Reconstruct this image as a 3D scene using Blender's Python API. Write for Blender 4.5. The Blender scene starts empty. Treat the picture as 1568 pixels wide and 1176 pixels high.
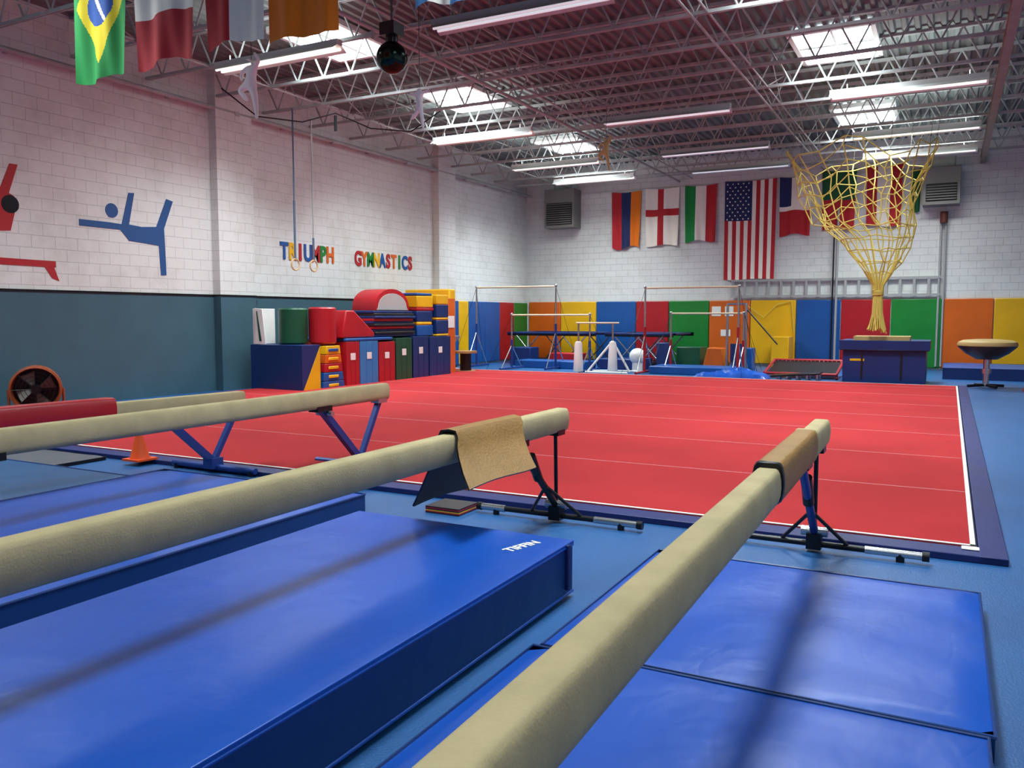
import bpy, math, random
from mathutils import Vector, Matrix
random.seed(7)
C=bpy.context.collection
# ---------------------------------------------------------------- materials
def lin(h):
    h=h.lstrip('#'); r=[int(h[i:i+2],16)/255 for i in (0,2,4)]
    return tuple((c/12.92 if c<=.04045 else ((c+.055)/1.055)**2.4) for c in r)+(1,)
MATS={}
def mat(name,col,rough=.5,metal=0,noise=0.0,nscale=4,bump=0,bscale=20,emit=0,spec=.5,sheen=0,trans=0,crease=0):
    if name in MATS: return MATS[name]
    m=bpy.data.materials.new(name);m.use_nodes=True;nt=m.node_tree;N=nt.nodes;L=nt.links
    b=N['Principled BSDF'];c=lin(col)
    b.inputs['Base Color'].default_value=c;b.inputs['Roughness'].default_value=rough;b.inputs['Metallic'].default_value=metal
    b.inputs['Specular IOR Level'].default_value=spec
    if sheen: b.inputs['Sheen Weight'].default_value=sheen
    tc=N.new('ShaderNodeTexCoord')
    if noise>0:
        n=N.new('ShaderNodeTexNoise');n.inputs['Scale'].default_value=nscale;n.inputs['Detail'].default_value=5
        L.new(tc.outputs['Object'],n.inputs['Vector'])
        r=N.new('ShaderNodeValToRGB');r.color_ramp.elements[0].position=.3;r.color_ramp.elements[1].position=.7
        r.color_ramp.elements[0].color=tuple(x*(1-noise) for x in c[:3])+(1,)
        r.color_ramp.elements[1].color=tuple(min(1,x*(1+noise*.6)) for x in c[:3])+(1,)
        L.new(n.outputs['Fac'],r.inputs['Fac']);L.new(r.outputs['Color'],b.inputs['Base Color'])
    if bump>0:
        n2=N.new('ShaderNodeTexNoise');n2.inputs['Scale'].default_value=bscale;n2.inputs['Detail'].default_value=4
        L.new(tc.outputs['Object'],n2.inputs['Vector'])
        bp=N.new('ShaderNodeBump');bp.inputs['Strength'].default_value=bump;bp.inputs['Distance'].default_value=.05
        L.new(n2.outputs['Fac'],bp.inputs['Height']);last=bp
        if crease:
            n4=N.new('ShaderNodeTexNoise');n4.inputs['Scale'].default_value=1.6;n4.inputs['Detail'].default_value=2;n4.inputs['Distortion'].default_value=.3
            mpg=N.new('ShaderNodeMapping');mpg.inputs['Scale'].default_value=(2.6,.8,1);mpg.inputs['Rotation'].default_value=(0,0,.6)
            L.new(tc.outputs['Object'],mpg.inputs['Vector']);L.new(mpg.outputs['Vector'],n4.inputs['Vector'])
            mp=N.new('ShaderNodeMath');mp.operation='SUBTRACT';mp.inputs[1].default_value=.5;L.new(n4.outputs['Fac'],mp.inputs[0])
            ab=N.new('ShaderNodeMath');ab.operation='ABSOLUTE';L.new(mp.outputs[0],ab.inputs[0])
            sm=N.new('ShaderNodeMath');sm.operation='MINIMUM';sm.inputs[1].default_value=.04;L.new(ab.outputs[0],sm.inputs[0])
            bq=N.new('ShaderNodeBump');bq.inputs['Strength'].default_value=crease;bq.inputs['Distance'].default_value=.06
            L.new(sm.outputs[0],bq.inputs['Height']);L.new(bp.outputs['Normal'],bq.inputs['Normal']);last=bq
        L.new(last.outputs['Normal'],b.inputs['Normal'])
    if emit:
        b.inputs['Emission Color'].default_value=c;b.inputs['Emission Strength'].default_value=emit
        m.cycles.emission_sampling='NONE'
    MATS[name]=m;return m
def vinyl(name,col,rough=.4,bump=.3,bs=2.2,noise=.12,crease=0): return mat(name,col,rough,0,noise,1.5,bump,bs,crease=crease)
def block_mat(name,col='#dbdedb',mort='#b7bab8'):
    m=bpy.data.materials.new(name);m.use_nodes=True;nt=m.node_tree;N=nt.nodes;L=nt.links
    b=N['Principled BSDF'];b.inputs['Roughness'].default_value=.5
    g=N.new('ShaderNodeNewGeometry');s=N.new('ShaderNodeSeparateXYZ');L.new(g.outputs['Position'],s.inputs[0])
    ad=N.new('ShaderNodeMath');ad.operation='ADD';L.new(s.outputs[0],ad.inputs[0]);L.new(s.outputs[1],ad.inputs[1])
    cb=N.new('ShaderNodeCombineXYZ');L.new(ad.outputs[0],cb.inputs[0]);L.new(s.outputs[2],cb.inputs[1])
    br=N.new('ShaderNodeTexBrick');br.inputs['Scale'].default_value=1;br.inputs['Brick Width'].default_value=.4;br.inputs['Row Height'].default_value=.2
    br.inputs['Mortar Size'].default_value=.005;br.inputs['Mortar Smooth'].default_value=.6
    L.new(cb.outputs[0],br.inputs['Vector'])
    br.inputs['Color1'].default_value=lin(col);c2=lin(col);br.inputs['Color2'].default_value=tuple(x*.975 for x in c2[:3])+(1,)
    br.inputs['Mortar'].default_value=lin(mort)
    n=N.new('ShaderNodeTexNoise');n.inputs['Scale'].default_value=.9;n.inputs['Detail'].default_value=8;n.inputs['Roughness'].default_value=.7
    L.new(g.outputs['Position'],n.inputs['Vector'])
    rp=N.new('ShaderNodeValToRGB');rp.color_ramp.elements[0].position=.33;rp.color_ramp.elements[0].color=(.84,.83,.81,1);rp.color_ramp.elements[1].position=.52;rp.color_ramp.elements[1].color=(1,1,1,1)
    L.new(n.outputs['Fac'],rp.inputs['Fac'])
    mx=N.new('ShaderNodeMix');mx.data_type='RGBA';mx.blend_type='MULTIPLY';mx.inputs['Factor'].default_value=1
    L.new(br.outputs['Color'],mx.inputs['A']);L.new(rp.outputs['Color'],mx.inputs['B']);L.new(mx.outputs['Result'],b.inputs['Base Color'])
    bp=N.new('ShaderNodeBump');bp.invert=True;bp.inputs['Strength'].default_value=.6;bp.inputs['Distance'].default_value=.01
    L.new(br.outputs['Fac'],bp.inputs['Height'])
    n3=N.new('ShaderNodeTexNoise');n3.inputs['Scale'].default_value=25;L.new(g.outputs['Position'],n3.inputs['Vector'])
    b2=N.new('ShaderNodeBump');b2.inputs['Strength'].default_value=.25;b2.inputs['Distance'].default_value=.01
    L.new(n3.outputs['Fac'],b2.inputs['Height']);L.new(bp.outputs['Normal'],b2.inputs['Normal']);L.new(b2.outputs['Normal'],b.inputs['Normal'])
    return m
blockY=blockX=block_mat('painted_block')
slate=mat('slate_paint','#3d5f6c',.45,0,.08,2,.1,30)
steel=mat('painted_steel','#a6aba8',.5,0,.2,3)
deckm=mat('deck_grey','#6a716e',.65,0,.2,.8)
chrome=mat('chrome','#b8bcc0',.25,.9)
darkm=mat('black_steel','#15161a',.35,.3)
bluesteel=mat('blue_steel','#1f3f86',.35,.2)
redc=mat('red_carpet','#a8282b',.9,0,.14,.8,.3,160,spec=.2)
whitem=mat('white_line','#dcd8d2',.7)
seamm=mat('carpet_seam','#c4787a',.8)
navy=vinyl('navy_border','#0c1d5c',.5)
bluefl=mat('blue_carpet','#20558c',.42,0,.15,1.3,.15,90)
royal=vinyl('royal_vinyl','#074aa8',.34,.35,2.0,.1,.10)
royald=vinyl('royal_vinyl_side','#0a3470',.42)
suede=mat('suede_tan','#b0a17a',.85,0,.12,6,.12,120,spec=.3)
suede2=mat('leather_tan','#8f6a34',.55,0,.15,5,.2,60)
suedeg=mat('leather_back_grey','#4c4e4c',.8)
COL={'orange':'#cf5f10','yellow':'#e0ac0a','blue':'#0c4f96','red':'#a81420','green':'#0f7a2c','dgreen':'#0c4a30','dblue':'#0d2c66','lblue':'#2f78b8','white':'#e8e8e4','black':'#141416','tan':'#b59b62'}
V={k:vinyl('vinyl_'+k,v) for k,v in COL.items()}
# ---------------------------------------------------------------- mesh builder
class MB:
    def __init__(s): s.v=[];s.f=[];s.m=[];s.mats=[];s.sm=[]
    def mi(s,m):
        if m not in s.mats: s.mats.append(m)
        return s.mats.index(m)
    def add(s,vs,fs,m,sm=False):
        o=len(s.v);s.v+=[tuple(v) for v in vs];i=s.mi(m)
        for f in fs: s.f.append([a+o for a in f]);s.m.append(i);s.sm.append(sm)
    def box(s,c,d,m,rot=None,mats=None):
        x,y,z=[a/2 for a in d];vs=[Vector((a*x,b*y,e*z)) for e in(-1,1) for b in(-1,1) for a in(-1,1)]
        if rot is not None:
            R=rot if isinstance(rot,Matrix) else Matrix.Rotation(rot,3,'Z'); vs=[R@v for v in vs]
        vs=[v+Vector(c) for v in vs]
        s.add(vs,[(0,2,3,1),(4,5,7,6),(0,1,5,4),(2,6,7,3),(0,4,6,2),(1,3,7,5)],m)
    def bx(s,x0,x1,y0,y1,z0,z1,m): s.box(((x0+x1)/2,(y0+y1)/2,(z0+z1)/2),(x1-x0,y1-y0,z1-z0),m)
    def cyl(s,p,q,r,m,n=12,r2=None):
        p=Vector(p);q=Vector(q);d=(q-p)
        if d.length<1e-6:return
        d.normalize();a=d.orthogonal().normalized();b=d.cross(a);r2=r if r2 is None else r2
        vs=[];
        for i in range(n):
            t=2*math.pi*i/n;e=a*math.cos(t)+b*math.sin(t);vs.append(p+e*r);vs.append(q+e*r2)
        fs=[(2*i,2*((i+1)%n),2*((i+1)%n)+1,2*i+1) for i in range(n)]
        s.add(vs,fs,m,True)
        s.add([vs[2*i] for i in range(n)],[tuple(range(n))[::-1]],m);s.add([vs[2*i+1] for i in range(n)],[tuple(range(n))],m)
    def tube(s,pts,r,m,n=8,closed=False):
        P=[Vector(p) for p in pts];k=len(P);vs=[];a=None
        for i in range(k):
            if closed:d=P[(i+1)%k]-P[i-1]
            else:d=P[min(i+1,k-1)]-P[max(i-1,0)]
            d.normalize()
            if a is None:a=d.orthogonal().normalized()
            else:
                a=a-d*a.dot(d)
                a=a.normalized() if a.length>1e-5 else d.orthogonal().normalized()
            b=d.cross(a)
            for j in range(n):
                t=2*math.pi*j/n;vs.append(P[i]+(a*math.cos(t)+b*math.sin(t))*r)
        fs=[]
        for i in range(k if closed else k-1):
            i2=(i+1)%k
            for j in range(n):fs.append((i*n+j,i*n+(j+1)%n,i2*n+(j+1)%n,i2*n+j))
        s.add(vs,fs,m,True)
        if not closed:s.add(vs[:n],[tuple(range(n))[::-1]],m);s.add(vs[-n:],[tuple(range(n))],m)
    def lathe(s,c,prof,m,n=24,axis=None):
        R=axis or Matrix.Identity(3);c=Vector(c);vs=[];k=len(prof)
        for i in range(n):
            t=2*math.pi*i/n
            for r,z in prof: vs.append(c+R@Vector((r*math.cos(t),r*math.sin(t),z)))
        fs=[]
        for i in range(n):
            for j in range(k-1):
                a=i*k+j;b=((i+1)%n)*k+j;fs.append((a,b,b+1,a+1))
        s.add(vs,fs,m,True)
    def sphere(s,c,r,m,n=20,sc=(1,1,1)):
        prof=[(max(1e-4,math.sin(math.pi*j/12))*r*sc[0],-math.cos(math.pi*j/12)*r*sc[2]) for j in range(13)]
        s.lathe(c,prof,m,n)
    def prism(s,poly,fn,d0,d1,m):
        n=len(poly);vs=[fn(u,v,d0) for u,v in poly]+[fn(u,v,d1) for u,v in poly]
        fs=[tuple(range(n))[::-1],tuple(range(n,2*n))]+[(i,(i+1)%n,n+(i+1)%n,n+i) for i in range(n)]
        s.add(vs,fs,m)
    def obj(s,name,bevel=0,seg=2,parent=None,loc=None):
        me=bpy.data.meshes.new(name)
        vs=[Vector(v) for v in s.v]
        mn=Vector([min(v[i] for v in vs) for i in range(3)]);mx=Vector([max(v[i] for v in vs) for i in range(3)])
        o=Vector(((mn.x+mx.x)/2,(mn.y+mx.y)/2,mn.z))
        me.from_pydata([v-o for v in vs],[],s.f)
        for m in s.mats: me.materials.append(m)
        me.polygons.foreach_set('material_index',s.m);me.polygons.foreach_set('use_smooth',s.sm)
        me.update()
        try: me.set_sharp_from_angle(angle=math.radians(40))
        except Exception: pass
        ob=bpy.data.objects.new(name,me);ob.location=o if loc is None else loc;C.objects.link(ob)
        if bevel:
            w=ob.modifiers.new('b','BEVEL');w.width=bevel;w.segments=seg;w.limit_method='ANGLE';w.angle_limit=math.radians(50)
        if parent:
            bpy.context.view_layer.update()
            ob.parent=parent;ob.matrix_parent_inverse=parent.matrix_world.inverted()
        return ob
def empty(name,loc=(0,0,0)):
    e=bpy.data.objects.new(name,None);e.empty_display_size=.1;C.objects.link(e);e.location=loc;bpy.context.view_layer.update();return e
# ---------------------------------------------------------------- room
XL,XR,YB,YF,ZD=-13.1,7.5,26.0,-5.0,6.45
def single(name,args,m,bevel=0):
    b=MB();b.bx(*args,m);return b.obj(name,bevel)
single('floor',(XL-.2,XR+.2,YF-.2,YB+.2,-.2,0),bluefl)
b=MB();b.bx(XL-.3,XL,YF-.2,YB+.2,0,6.9,blockY);b.obj('wall_left')
b=MB();b.bx(XL,XR,YB,YB+.3,0,6.9,blockX);b.obj('wall_back')
b=MB();b.bx(XR,XR+.3,YF-.2,YB+.2,0,6.9,blockY);b.obj('wall_right')
b=MB();b.bx(XL,XR,YF-.3,YF,0,6.9,blockX);b.obj('wall_front')
b=MB();b.bx(XL,XL+.012,YF,19.0,0,1.9,slate);b.bx(XL,XL+.03,YF,19.0,1.9,1.93,darkm);b.obj('trim_1')
for i,(y0,y1) in enumerate([(2.9,3.9),(12.0,12.95),(20.05,20.95)]):
    b=MB();b.bx(XL,XL+.2,y0,y1,1.9,6.4,blockY);b.bx(XL,XL+.21,y0-.005,y1+.005,0,1.9,slate);b.bx(XL,XL+.225,y0-.01,y1+.01,1.9,1.93,darkm);b.obj('trim_%d'%(i+2))
b=MB();per=.2;prof=[];x=XL
while x<XR:
    prof+=[(x,ZD),(x+.06,ZD),(x+.09,ZD+.05),(x+.17,ZD+.05)];x+=per
n=len(prof);vs=[(px,YF,pz) for px,pz in prof]+[(px,YB,pz) for px,pz in prof]
b.add(vs,[(i,n+i,n+i+1,i+1) for i in range(n-1)],deckm);b.add([(XL,YF,ZD+.3),(XR,YF,ZD+.3),(XR,YB,ZD+.3),(XL,YB,ZD+.3)],[(0,1,2,3)],deckm);b.obj('ceiling')
# joists
b=MB();z0,z1=5.78,ZD-.01;S=.62
b.bx(XL,XR,-.035,-.01,z0,z0+.05,steel);b.bx(XL,XR,.01,.035,z0,z0+.05,steel)
b.bx(XL,XR,-.04,-.01,z1-.05,z1,steel);b.bx(XL,XR,.01,.04,z1-.05,z1,steel)
x=XL+.1
while x<XR-.6:
    b.cyl((x,0,z1-.03),(x+S/2,0,z0+.02),.016,steel,6);b.cyl((x+S/2,0,z0+.02),(x+S,0,z1-.03),.016,steel,6);x+=S
j0=b.obj('ceiling_joist');j0.location.y=-3.9
SP=1.45;yy=-3.9+SP;jys=[-3.9]
while yy<25.8:
    o=bpy.data.objects.new('ceiling_joist',j0.data);o.location=j0.location;o.location.y=yy;C.objects.link(o);jys.append(yy);yy+=SP
for xb in (-11.5,-7.3,-3.2,4.6):
    b=MB();b.cyl((xb,YF+.02,5.80),(xb,YB-.02,5.80),.016,steel,6);b.cyl((xb+.1,YF+.02,6.37),(xb+.1,YB-.02,6.37),.016,steel,6)
    for i in range(len(jys)-1):
        if i%2==0:b.cyl((xb,jys[i],5.82),(xb+.05,jys[i+1],6.36),.011,steel,6);b.cyl((xb+.05,jys[i],6.36),(xb,jys[i+1],5.82),.011,steel,6)
    b.obj('joist_bridging')
gird=mat('girder_tan','#8e8676',.55,0,.15,3)
b=MB();b.bx(.62,.65,YF,YB,5.62,5.77,gird);b.bx(.57,.70,YF,YB,5.60,5.62,gird);b.bx(.57,.70,YF,YB,5.76,5.775,gird);b.obj('ceiling_girder')
b=MB();b.cyl((XL+.16,YF,5.55),(XL+.16,YB,5.6),.045,steel,12)
yy=-4
while yy<26:
    b.box((XL+.08,yy,5.57),(.17,.05,.05),steel);b.cyl((XL+.16,yy+1.5,5.57),(XL+.16,yy+1.62,5.57),.06,steel,12);yy+=3
b.obj('wall_pipe')
b=MB();b.cyl((-5,24.8,5.7),(.5,24.8,5.7),.04,steel,10);b.cyl((XL+.3,24.4,5.74),(.5,24.4,5.74),.03,steel,10);b.obj('sprinkler_pipe')
b=MB();b.cyl((-7.7,YF+.05,5.73),(-7.7,YB-.05,5.73),.03,steel,10);b.cyl((-3.4,YF+.05,5.74),(-3.4,YB-.05,5.74),.02,steel,8)
for k in range(9):b.cyl((-7.7,-3+3.3*k,5.7),(-7.7,-3+3.3*k,5.58),.02,steel,8)
b.obj('sprinkler_pipe')
b=MB();b.tube([(-12.3,11.6,5.78),(-12.0,12.2,5.35),(-11.4,12.8,5.3),(-10.9,13.2,5.5),(-10.5,13.8,5.28),(-10.0,14.5,5.3),(-9.6,15.0,5.78)],.014,darkm,6);b.cyl((-10.9,13.2,5.45),(-10.9,13.2,5.15),.03,darkm);b.obj('hanging_cable')
# ---------------------------------------------------------------- light fixtures & skylights
tubem=mat('tube_glow','#fff8ee',.4,emit=1.3)
tubeoff=mat('tube_off_glow','#f0fbff',.4,emit=.45)  # unlit tubes, faint glow added to offset the red bounce
hood=mat('hood_white','#d6d8d4',.4)
hoodd=mat('hood_dull','#b4c0be',.4)
skym=mat('skylight_glow','#f4f8ff',.4,emit=7)
def area(name,loc,sx,sy,pw,col=(1,.95,.88),spread=180,parent=None,up=False):
    l=bpy.data.lights.new(name,'AREA');l.shape='RECTANGLE';l.size=sx;l.size_y=sy;l.energy=pw;l.color=col;l.spread=math.radians(spread)
    o=bpy.data.objects.new(name,l);o.location=loc;C.objects.link(o)
    if up:o.rotation_euler=(math.pi,0,0)
    if parent:
        bpy.context.view_layer.update();o.parent=parent;o.matrix_parent_inverse=parent.matrix_world.inverted()
    return o
def fixture(x0,x1,y,on=1,pw=90):
    z=5.62;e=MB();h=hood if on else hoodd;e.bx(x0,x1,y-.06,y+.06,z,z+.09,h)
    for sgn in(-1,1):
        vs=[(x0,y+sgn*.05,z+.01),(x1,y+sgn*.05,z+.01),(x1,y+sgn*.17,z-.07),(x0,y+sgn*.17,z-.07)]
        e.add(vs,[(0,1,2,3)],h)
        e.cyl((x0+.04,y+sgn*.06,z-.04),(x1-.04,y+sgn*.06,z-.04),.022,tubem if on else tubeoff,8)
    for xx in (x0+.3,x1-.3): e.cyl((xx,y,z+.09),(xx,y,5.8),.008,steel,6)
    o=e.obj('strip_light_fixture')
    if on:
        area('lamp',((x0+x1)/2,y,z-.09),x1-x0-.1,.35,pw,(.93,.98,.97),148,parent=o)
        if y>5: area('ceiling_fill',((x0+x1)/2,y,z+.11),x1-x0-.1,.1,22,(.9,.98,1),180,parent=o,up=True)  # upward fill light, added to brighten and neutralise the ceiling
for y in (-2,3.6,10.3,16.9,20.9,23.7):  # nearest rows are out of view, added as fill light
    for x0,x1,k in ((-11.0,-8.4,1),(-6.7,-4.0,0),(-2.15,.45,1),(3.4,6.0,0)):
        fixture(x0,x1,y,k,78 if y>5 else 40)
for x,ys in ((-9.9,(-1,5.3,12.0,16.5,22.2)),(-2.0,(-1,5.3,11.2,16.4,22.2)),(5.0,(-1,5.3,11.6))):  # includes skylights outside the view, added for their light
    for y in ys:
        w,d=1.35,1.9
        b=MB();z=ZD-.03
        b.bx(x-w/2,x+w/2,y-d/2,y+d/2,z,z+.02,skym)
        for a in(-1,1):
            b.bx(x+a*w/2-.04,x+a*w/2+.04,y-d/2,y+d/2,z-.06,z+.03,hood);b.bx(x-w/2,x+w/2,y+a*d/2-.04,y+a*d/2+.04,z-.06,z+.03,hood)
        b.bx(x-.02,x+.02,y-d/2,y+d/2,z-.03,z,hood)
        o=b.obj('skylight')
        area('skylight_lamp',(x,y,z-.08),w-.1,d-.1,220 if y>6 else (175 if y>2 else 70),(.84,.97,1),116,o)
# ---------------------------------------------------------------- carpet
b=MB()
b.bx(-12.3,.2,5.9,19.5,0,.05,redc)
y=7.72
while y<19.2:
    b.bx(-12.3,.2,y-.008,y+.008,.05,.0525,seamm);y+=1.83
b.bx(-12.3,.2,5.9,5.93,.05,.054,whitem);b.bx(.17,.2,5.9,19.5,.05,.054,whitem);b.bx(-12.3,.2,19.47,19.5,.05,.054,whitem)
b.obj('floor_exercise_carpet')
b=MB();b.bx(-12.3,.37,5.68,5.885,0,.045,navy);b.bx(.215,.37,5.68,19.7,0,.046,navy);b.bx(-12.3,.37,19.515,19.7,0,.045,navy)
b.bx(.12,.22,5.8,5.87,.046,.056,whitem);b.obj('carpet_border_pad',.012)
# ---------------------------------------------------------------- wall pads
pads=['orange','yellow','blue','red','green','orange','yellow','blue','red','green','orange','yellow','blue','red','green','orange']
edges=[-13.0,-11.78,-10.48,-9.08,-7.98,-6.68,-5.41,-4.07,-2.82,-1.49,-.2,1.05,2.3,3.6,4.9,6.2,7.4]
for i,c in enumerate(pads):
    b=MB();b.bx(edges[i]+.01,edges[i+1]-.01,YB-.07,YB,.05,1.98,V[c]);b.obj('wall_pad',.02)
ly=[19.05,20.04,20.97,21.9,22.9,23.9,24.9,25.9];lc=['orange','blue','yellow','blue','blue','red','green']
for i,c in enumerate(lc):
    b=MB();x=XL+.22 if i==1 else XL
    b.bx(x,x+.07,ly[i]+.01,ly[i+1]-.01,.05,1.95,V[c]);b.obj('wall_pad',.02)
# ---------------------------------------------------------------- flags
R_=mat('cloth_red','#b8202a',.8);W_=mat('cloth_white','#f6efe2',.8);B_=mat('cloth_navy','#1c2a5c',.8);G_=mat('cloth_green','#0f8a3c',.8);Y_=mat('cloth_yellow','#f0d418',.8);O_=mat('cloth_orange','#e8780c',.8);BL=mat('cloth_blue','#1f4fa0',.8);DG=mat('cloth_dkgreen','#155a34',.8)
def flag(name,x0,x1,y,zt,zb,fn,nx=40,nz=60,amp=.03,drop=0,ph=0,taper=0):
    b=MB();vs=[];W=x1-x0;H=zt-zb
    for j in range(nz+1):
        v=j/nz
        for i in range(nx+1):
            u=i/nx;uu=.5+(u-.5)*(1-taper*v)
            yy=y-abs(amp)*(.5+v)*(1+math.sin(u*11+v*2.2+ph)+.4*math.sin(u*23-v*3+ph))
            z=zt-v*H-drop*math.sin(u*math.pi*2+ph)*v*.3-.04*math.sin(math.pi*u)*(1-v)
            vs.append((x0+uu*W,yy,z))
    b.v=vs
    for j in range(nz):
        for i in range(nx):
            a=j*(nx+1)+i;b.f.append([a,a+nx+1,a+nx+2,a+1]);b.m.append(b.mi(fn((i+.5)/nx,(j+.5)/nz)));b.sm.append(True)
    return b
y=YB-.05
flag('f',-9.96,-8.95,y,5.54,3.72,lambda u,v:R_ if u<.33 else (B_ if u<.66 else O_),30,20,.025,.2,0,.1).obj('armenian_flag')
flag('f',-8.80,-7.69,y,5.57,3.75,lambda u,v:R_ if abs(u-.45)<.09 or abs(v-.42)<.06 else W_,44,50,.02,.1,1,.05).obj('english_flag')
flag('f',-7.51,-6.50,y,5.58,3.83,lambda u,v:G_ if u<.33 else (W_ if u<.66 else R_),30,20,.025,.15,2,.05).obj('hungarian_flag')
us=flag('f',-6.26,-4.72,y,5.62,2.62,lambda u,v:(B_ if (u<7/13 and v<.4) else (R_ if int(u*13)%2==0 else W_)),52,50,.012,.05,.5,.02)
for r in range(11):
    for c in range(5 if r%2==0 else 4):
        cu=(.06+.104*c+(0 if r%2==0 else .052))/1;cz=5.55-.04-r*.106
        cx=-6.26+cu*1.54;pts=[]
        for k in range(10):
            rr=.033 if k%2==0 else .014;t=math.pi/2+k*math.pi/5;pts.append((cx+rr*math.cos(t),y-.062,cz+rr*math.sin(t)))
        us.add(pts,[tuple(range(10))],W_)
us.obj('american_flag')
flag('f',-4.63,-3.72,y,5.62,3.9,lambda u,v:(B_ if (u<.38 and v<.5) else (W_ if v<.58 else R_)),40,40,.025,.15,1.5,.05).obj('chilean_flag')
flag('f',-3.44,-2.5,y,5.72,4.02,lambda u,v:DG if v<.5 else R_,30,30,.025,.15,2.5,.08).obj('wall_flag')
flag('f',-2.24,-1.30,y,5.75,4.05,lambda u,v:R_ if (u<.3 or u>.68) else W_,30,20,.025,.1,3.5,.05).obj('peruvian_flag')
flag('f',-1.1,-.85,y,5.6,4.4,lambda u,v:DG,8,20,.02,.1,3.5,.05).obj('wall_flag')
def braz(u,v):
    a=(u-.5);c=(v-.47)
    if (a*.9)**2+(c*1.64)**2<.24**2:
        return W_ if abs((c*1.64)*.55-(a*.9)-.02+(c*1.2)**2)<.03 else BL
    if abs(a)/.43+abs(c)/.42<1: return Y_
    return G_
flag('f',-9.07,-8.18,6.4,5.76,4.18,braz,80,130,.02,.1,0,.06).obj('brazilian_flag')
flag('f',-8.04,-7.1,6.4,5.76,4.22,lambda u,v:W_ if v<.66 else R_,30,50,.02,.15,1,.05).obj('polish_flag')
flag('f',-6.97,-6.12,6.4,5.76,4.27,lambda u,v:R_ if u<.42 else W_,30,30,.02,.1,2,.03).obj('canadian_flag')
flag('f',-6.10,-5.22,6.4,5.76,4.20,lambda u,v:O_ if v>.45 else W_,30,40,.02,.05,3,.0).obj('orange_flag')
flag('f',-4.35,-3.8,6.4,5.76,4.24,lambda u,v:W_ if .3<u<.7 else mat('cloth_sky','#5a9ad0',.8),30,30,.02,.1,3,.0).obj('argentine_flag')
b=MB();b.cyl((-9.6,6.4,5.77),(-3.5,6.4,5.77),.006,darkm,6);b.obj('flag_line')
# ---------------------------------------------------------------- murals
mb=mat('mural_blue','#1d4e86',.6);mr=mat('mural_red','#a81c24',.6)
fnL=lambda u,v,d:(XL+d,u,v)
b=MB()
b.prism([(9.14,3.14),(9.70,3.14),(9.96,3.13),(10.12,3.70),(10.24,3.71),(10.11,3.14),(10.37,3.12),(10.69,3.15),(10.93,3.69),(11.08,3.66),(10.86,3.13),(10.87,2.83),(10.88,2.27),(10.76,2.26),(10.73,2.81),(10.1,2.85),(9.93,3.03),(9.14,3.03)],fnL,0,.008,mb)
b.prism([(9.77+.125*math.cos(t*math.pi/12),3.35+.125*math.sin(t*math.pi/12)) for t in range(24)],fnL,0,.008,mb)
b.obj('gymnast_wall_mural')
b=MB()
b.prism([(8.0,3.88),(8.13,3.88),(7.97,3.42),(8.05,3.38),(8.05,3.13),(7.97,2.84),(7.3,2.78),(7.1,3.0),(7.6,3.05),(7.8,3.4)],fnL,0,.008,mr)
b.prism([(5.2,2.44),(8.69,2.40),(8.69,2.30),(5.2,2.32)],fnL,0,.008,mr);b.prism([(8.5,2.3),(8.66,2.3),(8.74,2.08),(8.62,2.12)],fnL,0,.008,mr)
b.prism([(7.98+.14*math.cos(t*math.pi/12),3.25+.14*math.sin(t*math.pi/12)) for t in range(24)],fnL,.008,.012,darkm)
b.obj('gymnast_wall_mural')
def letters(word,y0,y1,zb,h,cols,name):
    e=empty(name,(XL,(y0+y1)/2,zb));n=len(word);st=(y1-y0)/n
    for i,ch in enumerate(word):
        c=bpy.data.curves.new('l','FONT');c.body=ch;c.size=h/.70;c.extrude=.008;c.offset=.018;c.align_x='CENTER'
        c.materials.append(mat('letter_'+cols[i],COL[cols[i]],.6))
        o=bpy.data.objects.new('letter_%d'%(i+1),c);C.objects.link(o)
        M=Matrix(((0,0,1,0),(1,0,0,0),(0,1,0,0),(0,0,0,1)))
        sc=Matrix.Diagonal((.78 if ch not in 'I' else .9,1,1,1))
        mw=Matrix.Translation((XL+.012,y0+st*(i+.5),zb))@M@sc
        o.parent=e;o.matrix_parent_inverse=e.matrix_world.inverted();o.matrix_world=mw
letters('TRIUMPH',13.9,15.7,2.77,.36,['blue','yellow','red','blue','red','green','orange'],'wall_lettering')
letters('GYMNASTICS',16.5,19.0,2.77,.34,['red','orange','green','yellow','blue','red','orange','green','blue','red'],'wall_lettering')
# ---------------------------------------------------------------- wall heaters, ladder, pipes
grey=mat('heater_grey','#7b7a76',.5);rack=mat('rack_steel','#a6a8a8',.45,.2)
for x0,x1,z0,z1 in((-12.16,-11.07,4.43,5.69),(-.78,.13,4.5,5.51)):
    b=MB();b.bx(x0,x1,YB-.6,YB-.02,z0,z1,grey);b.bx(x0+.08,x1-.08,YB-.62,YB-.58,z0+.1,z1-.45,darkm)
    k=z0+.14
    while k<z1-.48: b.box(((x0+x1)/2,YB-.64,k),(x1-x0-.18,.06,.02),grey,Matrix.Rotation(.6,3,'X'));k+=.07
    b.cyl(((x0+x1)/2-.3,YB-.3,z1),((x0+x1)/2-.3,YB-.3,5.9),.02,steel);b.cyl(((x0+x1)/2+.3,YB-.3,z1),((x0+x1)/2+.3,YB-.3,5.9),.02,steel)
    b.obj('wall_heater',.015)
b=MB()
for z in(2.10,2.58):b.bx(-6.0,-.25,YB-.13,YB-.06,z-.03,z+.03,rack)
x=-5.95
while x<-.25:b.bx(x-.035,x+.035,YB-.12,YB-.06,2.1,2.58,rack);b.bx(x-.02,x+.02,YB-.07,YB,2.3,2.36,darkm);x+=.36
b.obj('wall_ladder_rack')
b=MB()
for x in(-.30,-.18):b.cyl((x,YB-.09,.1),(x,YB-.09,4.1),.03,rack)
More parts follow.
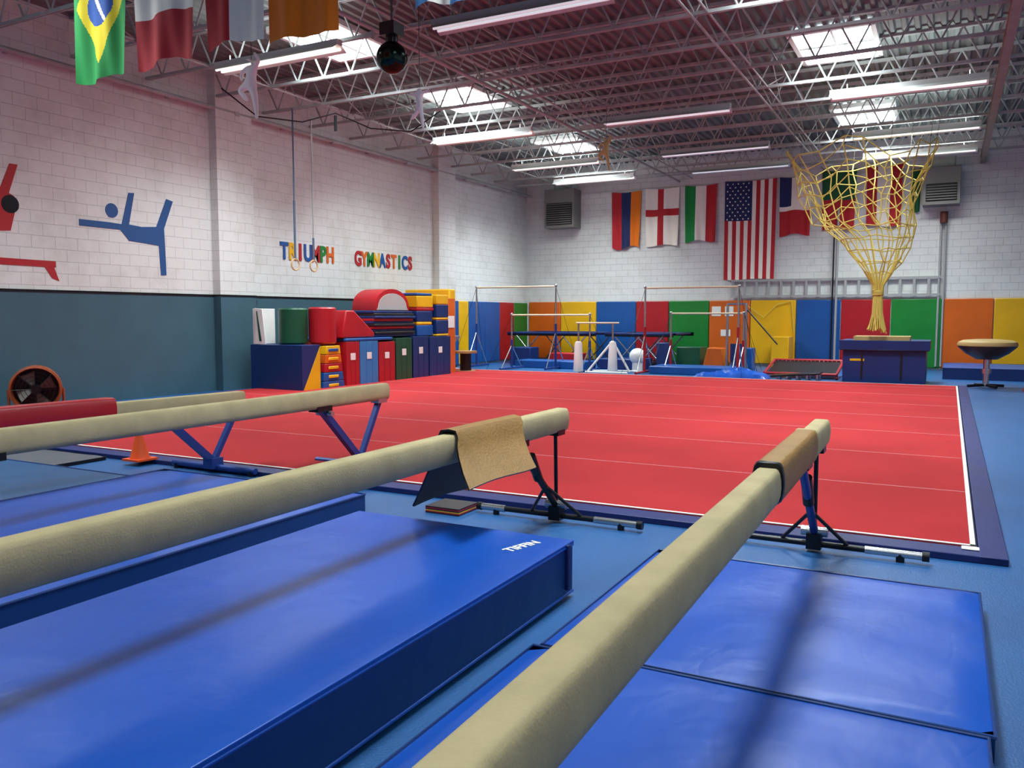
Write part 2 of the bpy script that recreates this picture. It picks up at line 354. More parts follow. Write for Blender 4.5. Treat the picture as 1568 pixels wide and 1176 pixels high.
b.cyl((-.24,YB-.15,4.05),(-.24,YB-.15,4.35),.1,mat('rust','#5a2a20',.6));b.obj('wall_conduit')
b=MB();b.cyl((-2.95,YB-.16,.1),(-2.95,YB-.16,4.6),.035,rack);b.cyl((-3.05,YB-.16,.1),(-3.05,YB-.16,3.9),.02,darkm)
b.obj('wall_conduit')
b=MB();b.cyl((XL+.05,13.04,1.8),(XL+.05,13.04,2.15),.03,B_,10);b.tube([(XL+.05,13.04,2.1),(XL+.06,13.1,1.8),(XL+.05,13.06,1.45)],.018,darkm);b.obj('jump_rope')
# ---------------------------------------------------------------- rings
strapg=mat('strap_slate','#4a6076',.7)
for yy in(13.4,13.97):
    b=MB();X=-12.2
    b.box((X,yy,(5.78+2.7)/2),(.012,.035,3.08),strapg if yy<13.6 else rack)
    b.box((X,yy,3.3 if yy<13.6 else 2.95),(.018,.05,1.2 if yy<13.6 else .45),strapg)
    ring=[(X,yy+.115*math.cos(t*math.pi/16),2.58+.115*math.sin(t*math.pi/16)) for t in range(32)]
    b.tube(ring,.018,mat('ring_wood','#c9a878',.5),8,True);b.box((X,yy,2.71),(.03,.04,.05),chrome);b.obj('gymnastic_ring')
# ---------------------------------------------------------------- mirror ball, hanging figures
b=MB();bx,by,bz=-5.77,8.0,4.45
b.cyl((bx,by,5.78),(bx,by,4.72),.012,darkm,6);b.box((bx,by,4.76),(.2,.2,.14),darkm);b.cyl((bx,by,4.7),(bx,by,4.6),.07,darkm)
gm=mat('mirror_tiles','#24352c',.15,.8);vs=[];n=28
for j in range(17):
    for i in range(n):
        th=math.pi*(j+.001)/16.01;ph=2*math.pi*i/n;vs.append((bx+.18*math.sin(th)*math.cos(ph),by+.18*math.sin(th)*math.sin(ph),bz+.18*math.cos(th)))
b.add(vs,[(j*n+i,(j+1)*n+i,(j+1)*n+(i+1)%n,j*n+(i+1)%n) for j in range(16) for i in range(n)],gm,False);b.obj('mirror_ball')
fig=mat('figure_white','#fbfbf8',.5)
def figure(name,x,y,z,s,mt,zs=5.78,pose=0):
    J={'pel':(0,0,0),'ch':(.0,0,.24),'nk':(.0,0,.36),'hd':(.01,0,.48),
       'ls':(-.12,0,.32),'le':(-.3,0,.22),'lh':(-.22,-.08,.04),'rs':(.12,0,.32),'re':(.24,0,.46),'rh':(.1,0,.64),
       'lk':(-.3,-.08,-.18),'lf':(-.08,-.05,-.42),'rk':(.09,0,-.36),'rf':(.14,0,-.74),'rt':(.16,-.03,-.84)}
    if pose:
        J.update({'le':(-.24,0,.3),'lh':(-.4,0,.36),'re':(.26,0,.34),'rh':(.4,0,.4),'lk':(-.1,0,-.3),'lf':(-.3,0,-.5)})
    names=list(J);E=[('pel','ch'),('ch','nk'),('nk','hd'),('ch','ls'),('ls','le'),('le','lh'),('ch','rs'),('rs','re'),('re','rh'),('pel','lk'),('lk','lf'),('pel','rk'),('rk','rf'),('rf','rt')]
    rad={'pel':.11,'ch':.12,'nk':.06,'hd':.1,'ls':.06,'rs':.06,'le':.045,'re':.045,'lh':.032,'rh':.032,'lk':.075,'rk':.075,'lf':.045,'rf':.045,'rt':.03}
    me=bpy.data.meshes.new(name);me.from_pydata([tuple(c*s for c in J[k]) for k in names],[(names.index(a),names.index(c)) for a,c in E],[])
    o=bpy.data.objects.new(name,me);o.location=(x,y,z);C.objects.link(o);me.materials.append(mt)
    md=o.modifiers.new('skin','SKIN')
    if not me.skin_vertices:
        bpy.context.view_layer.objects.active=o
        try: bpy.ops.mesh.customdata_skin_add()
        except Exception: pass
    if me.skin_vertices:
        for i,k in enumerate(names):me.skin_vertices[0].data[i].radius=(rad[k]*s,rad[k]*s)
        me.skin_vertices[0].data[0].use_root=True
    md.use_smooth_shade=True;sd=o.modifiers.new('sub','SUBSURF');sd.levels=2;sd.render_levels=2
    c=MB();c.cyl((x+.01*s,y,z+.5*s),(x+.01*s,y,zs),.004,darkm,5);w=c.obj('cord',parent=o)
figure('hanging_gymnast_figure',-7.95,8.0,4.46,.56,fig)
figure('hanging_gymnast_figure',-5.4,8.0,3.9,.34,fig,pose=1)
figure('hanging_gymnast_figure',-6.4,16.3,4.9,.5,mat('figure_gold','#c0b878',.5))
# ---------------------------------------------------------------- climbing net
b=MB();rope=mat('rope_yellow','#cdbc5c',.8);cx,cy=-1.42,20.0
lev=[(5.05,1.55,1.2,-.5),(4.8,1.45,1.1,-.48),(4.52,1.33,1.0,-.45),(4.25,1.22,.9,-.43),(3.98,1.12,.8,-.41),(3.70,1.04,.75,-.38),(3.45,.88,.62,-.2),(3.2,.74,.5,-.08),(2.94,.58,.4,-.05),(2.68,.42,.3,0),(2.45,.27,.2,0),(2.2,.12,.1,0),(1.9,.09,.08,0),(1.55,.1,.09,0),(1.2,.17,.14,0)]
nc=22;G=[];random.seed(11)
for li,(z,rx,ry,ox) in enumerate(lev):
    row=[]
    for i in range(nc):
        t=2*math.pi*i/nc;w=1+.06*math.sin(5*t+li)
        jit=.05 if li<10 else 0
        sag=(.2*math.cos(4*t+.5)+.12*math.sin(7*t)) if li<6 else .06*math.sin(4*t)
        row.append((cx+ox+rx*w*math.cos(t)+random.uniform(-jit,jit),cy+ry*w*math.sin(t)+random.uniform(-jit,jit),z+sag*(1 if li<6 else .5)+random.uniform(-jit,jit)))
    G.append(row)
for i in range(nc): b.tube([G[l][i] for l in range(len(lev))],.014,rope,5)
for l in range(11): b.tube(G[l],.013,rope,5,True)
for i in range(0,nc,3):
    p=G[0][i];b.cyl(p,(p[0]*1.0+.05,p[1],5.79),.005,grey,5)
for k in range(14):
    t=k*.9;b.tube([(cx+.05*math.cos(t),cy+.05*math.sin(t),2.2),(cx+.09*math.cos(t+1),cy+.08*math.sin(t+1),1.6),(cx+.2*math.cos(t+2),cy+.15*math.sin(t+2),1.16+.05*math.sin(t))],.016,rope,5)
b.tube([(cx+.11*math.cos(t),cy+.11*math.sin(t),1.95+.004*t) for t in [x*.5 for x in range(60)]],.014,rope,5)
b.obj('climbing_net')
# ---------------------------------------------------------------- balance beams
PR=[(.0,0),(.034,0),(.044,-.005),(.052,-.02),(.058,-.05),(.060,-.085),(.057,-.12),(.049,-.15),(.036,-.162),(0,-.164)]
PR=PR+[(-x,z) for x,z in PR[-2:0:-1]]
def loft(b,X,y0,y1,zt,m,grow=0,rx=0,endr=.012,yr=None):
    n=len(PR);vs=[];yr=y1 if yr is None else yr
    nn=14;seq=[(y0,.94)]+[(y0+endr+(y1-y0-2*endr)*i/nn,1) for i in range(nn+1)]+[(y1,.94)]
    for yy,s in seq:
        for px,pz in PR:
            q=-.082+(pz+.082)*s*(1+grow/.08);vs.append((X+(yy-yr)*rx+px*s*(1+grow/.065),yy,zt+q))
    fs=[]
    for i in range(len(seq)-1):
        for j in range(n):fs.append((i*n+j,i*n+(j+1)%n,(i+1)*n+(j+1)%n,(i+1)*n+j))
    b.add(vs,fs,m,True);b.add(vs[:n],[tuple(range(n))],m);b.add(vs[-n:],[tuple(range(n))[::-1]],m)
def beam(X,y0,y1,zt,style,foot,rx=0,endr=.012):
    b=MB();loft(b,X,y0,y1,zt,suede,rx=rx)
    zb=zt-.165
    for (fy,sg) in ((y1-.12 if foot is None else foot,1),(y0+(.7 if style=='post' else .45),1 if style=='post' else -1)):
        xx=X+(fy-y1)*rx
        if style=='post':
            b.cyl((xx-.62,fy,.05),(xx+.62,fy,.05),.02,darkm,12);b.cyl((xx-.62,fy,.05),(xx-.42,fy,.05),.026,chrome,12);b.cyl((xx+.3,fy,.05),(xx+.62,fy,.05),.024,chrome,12)
            for e in(-1,1): b.cyl((xx+e*.62,fy,.05),(xx+e*.66,fy,.05),.03,darkm,12);b.cyl((xx+e*.5,fy,0),(xx+e*.5,fy,.05),.025,darkm,10)
            b.box((xx,fy,.07),(.09,.09,.1),darkm);b.cyl((xx-.08,fy,.13),(xx+.08,fy,.13),.032,chrome,12)
            b.cyl((xx,fy,.12),(xx,fy-.02*sg,zb+.03),.014,darkm,10)
            b.cyl((xx,fy,.12),(xx,fy-.62*sg,zb-.0),.026,bluesteel if X>-1 else darkm,12)
            b.cyl((xx,fy-.3*sg,(zb+.12)/2-.02),(xx,fy-.42*sg,(zb+.1)*.72),.034,darkm,12)
            b.cyl((xx-.2,fy,.06),(xx,fy-.18*sg,.3),.012,darkm,8);b.cyl((xx+.2,fy,.06),(xx,fy-.18*sg,.3),.012,darkm,8)
            b.box((xx,fy-.02*sg,zb),(.1,.12,.04),darkm);b.box((xx,fy-.62*sg,zb),(.1,.16,.05),darkm)
        else:
            b.cyl((xx-.55,fy,.05),(xx+.55,fy,.05),.03,bluesteel,12)
            for e in(-1,1): b.cyl((xx+e*.5,fy,0),(xx+e*.5,fy,.05),.035,darkm,10)
            b.box((xx,fy,.09),(.12,.14,.1),bluesteel)
            b.box((xx,fy-.28*sg,(zb+.1)/2),(.06,.06,math.hypot(.56,zb-.1)),bluesteel,Matrix.Rotation(math.atan2(.56,zb-.1)*sg,3,'X'))
            b.box((xx,fy+.16*sg,(zb+.1)/2),(.05,.045,math.hypot(.32,zb-.1)),bluesteel,Matrix.Rotation(-math.atan2(.32,zb-.1)*sg,3,'X'))
            b.box((xx,fy-.56*sg,zb),(.11,.2,.05),darkm);b.cyl((xx-.09,fy-.5*sg,zb-.05),(xx+.09,fy-.5*sg,zb-.05),.025,chrome)
            b.box((xx,fy+.32*sg,zb),(.1,.14,.05),chrome)
    return b
RX=-.015
beam(-.715,.4,5.7,.83,'post',5.5,rx=RX).obj('balance_beam')
beam(-2.49,.35,5.52,.83,'post',5.42).obj('balance_beam')
beam(-5.07,1.85,6.85,.82,'vee',6.42).obj('balance_beam')
b=beam(-6.2,1.1,6.0,.76,'vee',5.65,rx=.1)
loft(b,-6.2,1.4,4.65,.785,V['red'],grow=.02,rx=.1,yr=6.0);b.obj('balance_beam')
b=MB();loft(b,-.715,3.74,4.98,.842,suede2,grow=.012,rx=RX,yr=5.7);loft(b,-.715,3.73,3.76,.844,darkm,grow=.014,rx=RX,yr=5.7);loft(b,-.715,4.93,4.96,.844,suede,grow=.014,rx=RX,yr=5.7);b.obj('beam_sleeve_pad')
b=MB();bx=-2.49
sec=[(-.31,.36,1),(-.25,.45,1),(-.18,.56,1),(-.11,.68,1),(-.078,.76,1),(-.066,.81,1),(-.045,.842,1),(0,.85,0),(.045,.844,0),(.068,.815,0),(.082,.77,0),(.12,.71,0),(.19,.64,0),(.27,.575,0)]
ys0=[4.05,4.03,4.0,3.98,3.97,3.96,3.95,3.95,3.95,3.93,3.9,3.86,3.79,3.72];nn=8;vs=[]
for (dx,z,_),ya_ in zip(sec,ys0):
    y1_=ya_+.80
    for k in range(nn+1):
        t=k/nn;vs.append((bx+dx,ya_+(y1_-ya_)*t,z+.012*math.sin(t*5)*abs(dx)*3))
n1=nn+1
def shell(vs,nr,n1,th):
    P=[Vector(v) for v in vs];Nn=[]
    for i in range(nr):
        for k in range(n1):
            a=P[min(i+1,nr-1)*n1+k]-P[max(i-1,0)*n1+k];c=P[i*n1+min(k+1,n1-1)]-P[i*n1+max(k-1,0)];Nn.append(a.cross(c).normalized())
    Q=[p+n*th for p,n in zip(P,Nn)]
    fs=[(i*n1+k,i*n1+k+1,(i+1)*n1+k+1,(i+1)*n1+k) for i in range(nr-1) for k in range(n1-1)]
    return P,Q,fs
P,Q,fs=shell(vs,len(sec),n1,.012)
b.add(P,[f[::-1] for f in fs],suedeg,True);b.add(Q,fs,suede2,True)
nr=len(sec);bd=[k for k in range(n1)]+[i*n1+n1-1 for i in range(1,nr)]+[(nr-1)*n1+k for k in range(n1-2,-1,-1)]+[i*n1 for i in range(nr-2,0,-1)]
m=len(bd);b.add([P[i] for i in bd]+[Q[i] for i in bd],[(i,(i+1)%m,m+(i+1)%m,m+i) for i in range(m)],darkm)
b.obj('draped_beam_pad')
# ---------------------------------------------------------------- mats near
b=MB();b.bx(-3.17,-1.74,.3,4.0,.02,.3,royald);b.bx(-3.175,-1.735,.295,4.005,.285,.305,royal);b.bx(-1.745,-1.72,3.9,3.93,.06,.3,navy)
for z in(.03,.283):
    b.tube([(-3.17,.3,z),(-1.74,.3,z),(-1.74,4.0,z),(-3.17,4.0,z)],.009,royal,6,True)
crash=b.obj('crash_mat',.012)
c=bpy.data.curves.new('logo','FONT');c.body='TIFFIN';c.size=.085;c.extrude=.001;c.offset=.002;c.materials.append(W_)
o=bpy.data.objects.new('logo_text',c);C.objects.link(o);o.rotation_euler=(0,0,math.radians(74));o.location=(-1.93,3.64,.307)
bpy.context.view_layer.update();o.parent=crash;o.matrix_parent_inverse=crash.matrix_world.inverted()
def wrinkled(x0,x1,y0,y1,z0,z1,top,side,seed=0,amp=.004,nx=24,ny=30):
    b=MB();b.bx(x0,x1,y0,y1,z0,z1-.012,side);random.seed(seed);ph=[random.random()*6 for _ in range(6)]
    vs=[]
    for j in range(ny+1):
        for i in range(nx+1):
            x=x0+(x1-x0)*i/nx;y=y0+(y1-y0)*j/ny
            e=min(i,nx-i,1)*min(j,ny-j,1)
            z=z1-.012+(0.012+amp*(math.sin(3*x+4*y+ph[0])+math.sin(7*x-5*y+ph[1])+.6*math.sin(13*y+4*x+ph[2])))*e
            vs.append((x,y,z))
    b.add(vs,[(j*(nx+1)+i,j*(nx+1)+i+1,(j+1)*(nx+1)+i+1,(j+1)*(nx+1)+i) for j in range(ny) for i in range(nx)],top,True)
    b.tube([(x0,y0,z1-.01),(x1,y0,z1-.01),(x1,y1,z1-.01),(x0,y1,z1-.01)],.008,side,6,True)
    return b
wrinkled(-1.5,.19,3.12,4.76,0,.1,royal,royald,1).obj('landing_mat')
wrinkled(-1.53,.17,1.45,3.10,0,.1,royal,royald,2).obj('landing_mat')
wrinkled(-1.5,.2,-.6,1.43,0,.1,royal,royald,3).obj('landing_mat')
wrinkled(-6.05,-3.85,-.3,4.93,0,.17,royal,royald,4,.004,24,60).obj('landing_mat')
teal=vinyl('teal_vinyl','#1b4c78');greym=vinyl('grey_vinyl','#54565c')
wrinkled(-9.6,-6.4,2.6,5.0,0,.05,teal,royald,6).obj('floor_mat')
wrinkled(-10.6,-7.75,5.02,5.6,0,.04,greym,darkm,7).obj('floor_mat')
b=MB()
for i,cc in enumerate(['black','red','yellow','black','red','black']): b.bx(-3.5+.0*i,-3.2,5.22,5.5,.009*i,.009*(i+1),V[cc])
b.obj('folded_panel_mat')
# cone
b=MB();cm=mat('cone_orange','#e8500c',.45);b.box((-7.22,5.6,.055),(.24,.24,.02),cm);b.lathe((-7.22,5.6,.06),[(.1,0),(.095,.01),(.03,.26),(.022,.265),(.018,.255)],cm,24);b.obj('traffic_cone')
# ---------------------------------------------------------------- drum fan
b=MB();fo=mat('fan_orange','#9a4820',.5,0,.2,8);c0=Vector((-12.45,7.85,.38))
R=Matrix.Rotation(math.radians(-35),3,'Z')@Matrix.Rotation(math.radians(90),3,'Y')
b.lathe(c0,[(.315,-.15),(.36,-.15),(.36,.15),(.33,.16),(.315,.1),(.315,-.1),(.315,-.15)],fo,32,R)
for rr in(.08,.14,.2,.26):b.tube([c0+R@Vector((rr*math.cos(t*math.pi/16),rr*math.sin(t*math.pi/16),.15)) for t in range(32)],.004,darkm,5,True)
for k in range(8):
    t=k*math.pi/4;b.cyl(c0+R@Vector((.05*math.cos(t),.05*math.sin(t),.15)),c0+R@Vector((.32*math.cos(t),.32*math.sin(t),.15)),.004,darkm,5)
b.cyl(c0+R@Vector((0,0,-.12)),c0+R@Vector((0,0,.12)),.07,darkm,16)
b.cyl(c0+R@Vector((0,0,-.15)),c0+R@Vector((0,0,-.145)),.32,darkm,32)
for k in range(4):
    t=k*math.pi/2+.4;pts=[]
    for (r,dt,dz) in((.06,-.3,-.03),(.28,-.38,-.06),(.28,.38,.06),(.06,.3,.03)):pts.append(c0+R@Vector((r*math.cos(t+dt),r*math.sin(t+dt),dz)))
    b.add(pts,[(0,1,2,3)],grey)
for e in(-1,1):
    p=c0+R@Vector((0,e*.37,0))
    b.cyl(p,(p.x,p.y,.03),.02,fo);b.cyl((p.x-.15,p.y-.1,.03),(p.x+.15,p.y+.1,.03),.02,darkm)
b.obj('drum_fan')
# ---------------------------------------------------------------- left wall equipment stacks
X1=-11.1
def blk(y0,y1,z0,z1,col,x0=-12.8,x1=X1):
    b=MB();b.bx(x0,x1,y0,y1,z0,z1,V[col]);return b
b=blk(12.32,12.85,0,.93,'dblue',-12.45)
b.prism([(12.33,0.02),(12.84,.02),(12.84,.9)],lambda u,v,d:(X1+d,u,v),0,.006,V['yellow']);b.obj('foam_block',.03)
b=MB();cols=['blue','blue','red','orange','yellow']
for i,cc in enumerate(cols):
    h=.9/5;f0=i/5*.14;b.prism([(12.93+f0,0+h*i+.005),(13.62-f0,h*i+.005),(13.62-f0-.028,h*(i+1)-.005),(12.93+f0+.028,h*(i+1)-.005)],lambda u,v,d:(d,u,v),-12.3,X1-.02,V[cc])
    b.box((X1-.015,13.27,h*(i+.5)),(.02,.3,.06),V['yellow' if cc!='yellow' else 'blue'])
b.obj('trapezoid_vault_box',.015)
for (y0,y1,z1,c_) in((13.66,14.1,.96,'red'),(14.12,14.75,.96,'lblue'),(14.78,15.38,.93,'red'),(15.42,16.05,1.0,'dgreen'),(16.1,16.75,1.02,'dblue'),(16.8,17.75,1.0,'dblue')):
    b=MB();nn=3;w=(y1-y0)/nn
    for k in range(nn): b.bx(-12.8,X1,y0+k*w+.004,y0+(k+1)*w-.004,0,z1,V[c_])
    b.bx(X1,X1+.006,(y0+y1)/2-.08,(y0+y1)/2+.08,z1*.6,z1*.75,V['white'])
    b.obj('folding_mat',.02)
blk(13.66,15.3,.97,1.03,'blue').obj('floor_mat',.015)
b=MB();b.bx(-12.4,-12.33,12.35,12.9,.935,1.65,V['white'])
b.prism([(-12.32,.94),(-12.04,.94),(-12.12,1.64),(-12.32,1.66)],lambda u,v,d:(u,d,v),12.32,12.34,V['white']);b.prism([(-12.2,1.0),(-12.14,1.0),(-12.24,1.6),(-12.27,1.6)],lambda u,v,d:(u,d,v),12.31,12.32,V['dgreen']);b.obj('panel_mat',.01)
def vcyl(name,x,y,r,z0,z1,col):
    b=MB();b.lathe((x,y,z0),[(0.001,0),(r-.03,0),(r,.03),(r,z1-z0-.03),(r-.03,z1-z0),(.001,z1-z0)],V[col],32);b.obj(name)
vcyl('foam_barrel',-11.75,12.8,.29,.935,1.66,'dgreen')
vcyl('foam_barrel',-11.4,13.28,.28,.935,1.68,'red')
b=MB();b.prism([(13.6,1.04),(14.7,1.04),(14.7,1.14),(14.0,1.62),(13.75,1.62)],lambda u,v,d:(d,u,v),-12.0,X1-.05,V['red']);b.obj('incline_wedge_mat',.03)
b=MB();z=1.04
seq=['dblue','black','dblue','red','black','dblue','red','dblue','black','dblue']
for i,cc in enumerate(seq): b.bx(-12.4,X1-.1+.03*math.sin(i*2),14.75+.02*math.sin(i),16.3+.03*math.cos(i*1.7),z,z+.055,V[cc]);z+=.058
b.obj('folded_mat_stack',.012)
b=MB();arc=[(15.0,1.63)]+[(15.65-.65*math.cos(t*math.pi/12),1.72+.40*math.sin(t*math.pi/12)) for t in range(13)]+[(16.3,1.63)]
b.prism([( u,v) for u,v in arc],lambda u,v,d:(d,u,v),-12.0,X1-.25,V['red']);b.prism([(15.05,1.64)]+[(15.65-.55*math.cos(t*math.pi/12),1.7+.32*math.sin(t*math.pi/12)) for t in range(13)]+[(16.25,1.64)],lambda u,v,d:(d,u,v),X1-.25,X1-.24,mat('foam_grey','#a8a4a0',.7));b.obj('foam_arch',.0)
b=MB()
data=[(1.03,1.28,'blue'),(1.29,1.36,'yellow'),(1.37,1.62,'dblue'),(1.63,1.70,'red'),(1.71,1.98,'yellow'),(1.99,2.05,'blue')]
for z0,z1,cc in data:b.bx(-12.5,X1-.1,16.42,17.1+.05*math.sin(z0*9),z0,z1,V[cc])
b.obj('foam_block_stack',.015)
b=MB()
for z0,z1,cc in[(1.01,1.06,'yellow'),(1.07,1.4,'dblue'),(1.41,1.46,'yellow'),(1.47,1.78,'dblue'),(1.79,2.02,'yellow')]:b.bx(-12.5,X1-.05,17.2,17.74,z0,z1,V[cc])
b.obj('foam_block_stack',.015)
b=MB();b.bx(-12.9,-11.3,17.9,18.3,0,1.95,V['orange']);b.bx(-11.3,-11.29,17.95,18.25,1.2,1.5,V['white']);b.obj('foam_block',.03)
b=MB();b.bx(-12.9,-11.5,18.35,18.65,0,2.2,V['yellow']);b.obj('foam_block',.03)
# ---------------------------------------------------------------- chalk stand, spool stool
wood=mat('wood','#a07a4c',.6,0,.2,6)
b=MB();b.cyl((-11.35,18.9,.52),(-11.35,18.9,.58),.3,wood,24);b.cyl((-11.35,18.9,.06),(-11.35,18.9,.52),.15,darkm,20);b.cyl((-11.35,18.9,.0),(-11.35,18.9,.06),.28,wood,24);b.obj('spool_stool')
b=MB();b.lathe((-12.45,19.9,.0),[(.001,0),(.25,0),(.25,.03),(.05,.06),(.04,.7),(.25,.85),(.28,.95),(.25,.93),(.001,.86)],steel,24);b.obj('chalk_bowl')
# ---------------------------------------------------------------- bars
barw=mat('bar_wood','#d8c9a8',.5);redst=mat('red_steel','#a02028',.4,.2)
def bars(name,hb,lb,pc):
    b=MB()
    for (x0,x1,y,z) in(hb,lb):
        b.cyl((x0,y,z),(x1,y,z),.025,barw,12)
        for x,sg in((x0,-1),(x1,1)):
            b.cyl((x,y,.06),(x,y,z*.55),.034,pc,12);b.cyl((x,y,z*.5),(x,y,z+.03),.024,chrome,12);b.sphere((x,y,z+.02),.04,chrome,12)
            b.cyl((x,y-.7,.05),(x,y+.7,.05),.03,pc,12);b.cyl((x,y-.6,.07),(x,y,z*.45),.015,chrome,8);b.cyl((x,y+.6,.07),(x,y,z*.45),.015,chrome,8)
            b.cyl((x,y,z),(x+sg*.3,y-.9,.05),.005,darkm,5);b.cyl((x,y,z),(x+sg*.3,y+.9,.05),.005,darkm,5)
    b.obj(name)
bars('uneven_bars',(-12.35,-9.78,21.2,2.33),(-10.86,-8.5,20.6,1.53),bluesteel)
bars('uneven_bars',(-7.0,-4.6,20.7,2.22),(-6.7,-4.75,22.0,1.57),redst)
b=MB()
for x,y in((-8.55,19.95),(-7.75,20.35)):
    b.lathe((x,y,.05),[(.001,0),(.12,0),(.13,.03),(.1,.7),(.08,.78),(.001,.8)],V['white'],20);b.cyl((x,y,.8),(x,y,1.3),.025,chrome)
for e in(0,.5):b.cyl((-8.35,19.95+e,.05),(-7.2,19.95+e*1.6,.05),.03,hood)
b.cyl((-8.35,20.1,.05),(-7.75,20.35,.85),.03,V['white']);b.cyl((-7.3,20.4,.05),(-7.75,20.35,.85),.03,hood)
b.cyl((-8.6,19.9,1.32),(-7.6,20.4,1.32),.022,barw)
b.obj('low_training_bar')
b=MB();b.sphere((-7.4,21.3,.42),.22,V['white']);b.cyl((-7.4,21.3,0),(-7.4,21.3,.25),.14,V['white']);b.obj('foam_ball')
# ---------------------------------------------------------------- trampolines
def tramp(x0,x1,y0,y1,z):
    b=MB();b.bx(x0+.3,x1-.3,y0+.3,y1-.3,z-.01,z,darkm)
    b.bx(x0,x1,y0,y0+.32,z,z+.05,V['dblue']);b.bx(x0,x1,y1-.32,y1,z,z+.05,V['dblue']);b.bx(x0,x0+.32,y0,y1,z,z+.05,V['dblue']);b.bx(x1-.32,x1,y0,y1,z,z+.05,V['dblue'])
    for y in(y0+.05,y1-.05):
        b.cyl((x0,y,z-.03),(x1,y,z-.03),.03,darkm)
        b.cyl((x0+.3,y,.03),(x0+1.1,y,z-.03),.022,chrome);b.cyl((x0+1.1,y,.03),(x0+.3,y,z-.03),.022,chrome)
        b.cyl((x1-.3,y,.03),(x1-1.1,y,z-.03),.022,chrome);b.cyl((x1-1.1,y,.03),(x1-.3,y,z-.03),.022,chrome)
    for x in(x0+.3,x0+1.1,x1-.3,x1-1.1):b.cyl((x,y0,.03),(x,y1,.03),.025,darkm)
    b.obj('trampoline',.01)
tramp(-12.4,-9.4,23.2,25.4,.95);tramp(-9.1,-7.0,23.2,25.4,.95)
def mt(name,args,top,bev=.02):
    b=MB();b.bx(*args,V[top]);b.obj(name,bev)
mt('landing_mat',(-11.2,-9.0,21.45,22.3,0,.22),'blue')
mt('landing_mat',(-6.9,-4.7,20.75,21.85,0,.2),'blue')
mt('landing_mat',(-8.8,-7.5,21.9,22.9,0,.3),'dblue')
mt('landing_mat',(-3.9,-3.0,23.9,25.6,0,.25),'red')
mt('foam_block',(-11.9,-11.2,22.45,23.05,0,.55),'dblue');mt('foam_block',(-10.6,-9.6,22.5,23.05,0,.4),'red')
mt('foam_block',(-7.3,-6.95,22.6,23.0,0,.75),'dblue')
mt('foam_block',(-6.9,-6.2,23.2,23.9,0,.62),'dgreen')
b=MB();b.prism([(-6.1,.0),(-5.45,0),(-5.55,.6),(-5.95,.62)],lambda u,v,d:(u,d,v),23.0,23.6,V['orange']);b.obj('incline_wedge_mat',.02)
mt('foam_block',(-5.3,-4.75,23.1,23.6,0,.62),'blue');mt('foam_block',(-4.6,-4.1,25.0,25.8,0,.9),'yellow')
b=MB();vs=[];nx,ny=30,18
random.seed(3)
for j in range(ny+1):
    for i in range(nx+1):
        u=i/nx;v=j/ny;h=(math.sin(u*math.pi)*math.sin(v*math.pi))**.4 if 0<i<nx and 0<j<ny else 0
        vs.append((-5.5+1.75*u,19.85+.7*v,.02+h*(.12+.12*u+random.uniform(-.04,.04)+.04*math.sin(9*u+5*v))))
b.add(vs,[(j*(nx+1)+i,j*(nx+1)+i+1,(j+1)*(nx+1)+i+1,(j+1)*(nx+1)+i) for j in range(ny) for i in range(nx)],royal,True)
b.obj('crumpled_mat_cover')
b=MB();HT=.38
b.add([(-3.9,20.8,.12),(-2.35,20.8,.12),(-2.35,22.0,HT-.02),(-3.9,22.0,HT-.02)],[(0,1,2,3)],darkm)
for x in(-3.95,-2.3):b.cyl((x,20.7,.12),(x,22.05,HT),.035,redst);b.cyl((x,22.0,HT-.04),(x,22.3,.02),.03,redst);b.cyl((x,20.8,.15),(x,20.7,.02),.03,redst)
for yv,zv in((20.7,.12),(22.05,HT)):b.cyl((-3.95,yv,zv),(-2.3,yv,zv),.035,redst)
for k in range(16):
    x=-3.85+k*.1;b.cyl((x,20.72,.125),(x,20.85,.14),.01,chrome,6);b.cyl((x,21.9,HT-.03),(x,22.03,HT),.01,chrome,6)
b.obj('mini_trampoline')
b=MB();b.box((-3.1,20.1,.15),(1.1,.6,.04),darkm,Matrix.Rotation(-.08,3,'Y'))
for k in range(5):
    for e in(-.2,.2):b.cyl((-3.5+k*.22,20.1+e,.0),(-3.5+k*.22,20.1+e,.12+.015*k),.035,chrome)
b.obj('springboard',.01)
b=MB()
for x in(-5.35,-4.85):b.cyl((x,22.75,0),(x,22.75,1.85),.035,chrome)
b.cyl((-5.35,22.75,1.83),(-4.85,22.75,1.83),.03,chrome);b.cyl((-4.85,22.75,1.7),(-4.0,22.65,.75),.02,darkm)
b.box((-5.1,22.75,.5),(.3,.06,.5),V['dblue']);b.box((-5.1,22.75,.04),(.8,.4,.06),darkm);b.obj('bar_stand')
b=MB();b.tube([(-5.6,YB-.12,1.9),(-5.0,YB-.12,1.45),(-4.6,YB-.12,1.85),(-4.2,YB-.12,1.95),(-4.1,YB-.12,1.0)],.012,rope,6);b.obj('hanging_rope')
paper=mat('paper_white','#e6e6e0',.7)
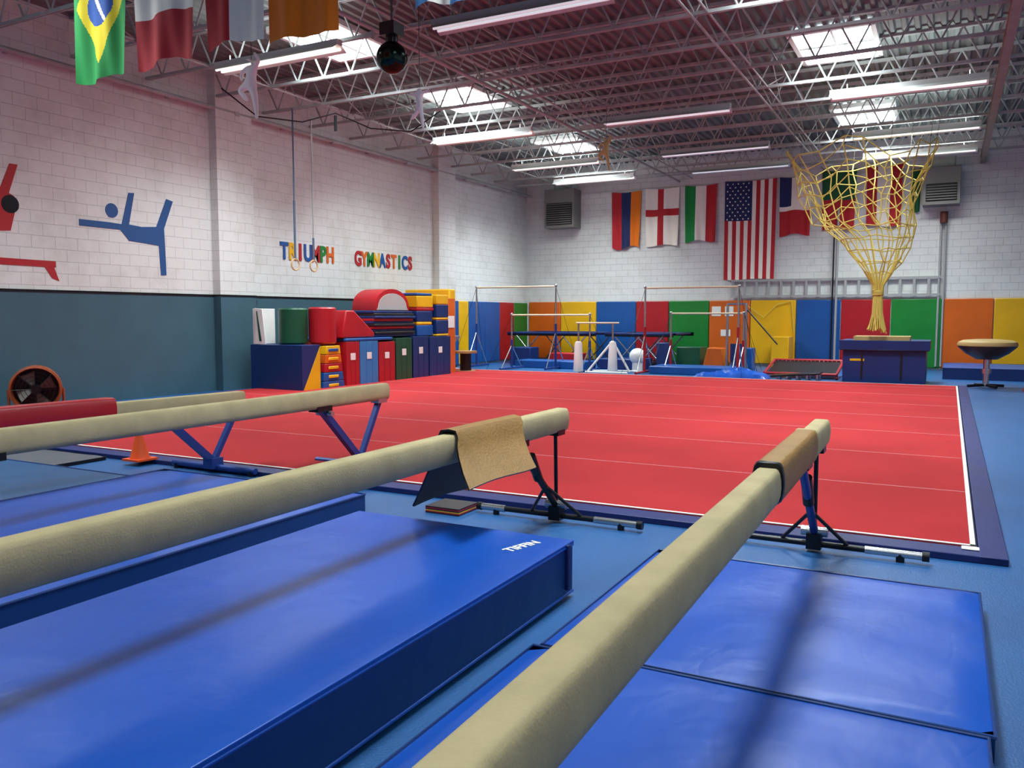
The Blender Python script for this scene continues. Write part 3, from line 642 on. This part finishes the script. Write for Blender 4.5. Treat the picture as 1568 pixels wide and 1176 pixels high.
for x,z,w,h in((-6.45,1.65,.28,.3),(-6.05,1.65,.26,.3),(-6.15,.98,.3,.2)):
    b=MB();b.bx(x-w/2,x+w/2,YB-.082,YB-.075,z-h/2,z+h/2,paper);b.obj('paper_notice')
b=MB();b.bx(-2.1,-.42,20.0,21.3,.02,.74,V['dblue']);b.bx(-2.17,-.35,19.93,21.37,.755,.96,V['dblue']);b.bx(-2.16,-.36,19.92,21.36,.74,.755,V['black'])
b.bx(-1.9,-.75,20.1,20.9,.96,1.05,V['tan'])
for x in(-1.7,-.9):b.bx(x-.02,x+.02,19.985,20.0,.1,.72,V['black'])
b.bx(-1.95,-1.65,19.995,20.0,.5,.55,V['yellow']);b.obj('mat_block_stack',.03)
b=MB()
b.lathe((.72,19.95,.0),[(.001,.60),(.2,.60),(.4,.72),(.53,.84),(.555,.88)],vinyl('brown_leather','#3a2a20'),32)
b.lathe((.72,19.95,.0),[(.555,.88),(.56,.91),(.54,.96),(.45,1.0),(.2,1.02),(.001,1.02)],V['tan'],32)
b.cyl((.72,19.95,.05),(.72,19.95,.62),.06,chrome,16);b.cyl((.72,19.95,.3),(.72,19.95,.4),.1,chrome,16)
for k in range(4):
    t=k*math.pi/2+.5;b.cyl((.72,19.95,.06),(.72+.38*math.cos(t),19.95+.38*math.sin(t),.04),.03,darkm)
b.obj('mushroom_trainer')
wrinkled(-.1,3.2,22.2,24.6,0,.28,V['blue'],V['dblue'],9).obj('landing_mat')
wrinkled(1.35,3.6,17.0,19.4,0,.06,V['red'],V['red'],10).obj('floor_mat')
# ---------------------------------------------------------------- world, camera
w=bpy.data.worlds.new('world');bpy.context.scene.world=w;w.use_nodes=True;w.node_tree.nodes['Background'].inputs[0].default_value=(.05,.055,.06,1)
bpy.context.scene.view_settings.view_transform='Standard'
cam=bpy.data.cameras.new('camera');cam.sensor_width=36;cam.lens=1268/1568*36;cam.clip_end=100
co=bpy.data.objects.new('camera',cam);C.objects.link(co);co.location=(0,0,1.5)
co.rotation_euler=(math.radians(90)-math.atan(104/1268),0,math.radians(27.78))
bpy.context.scene.camera=co
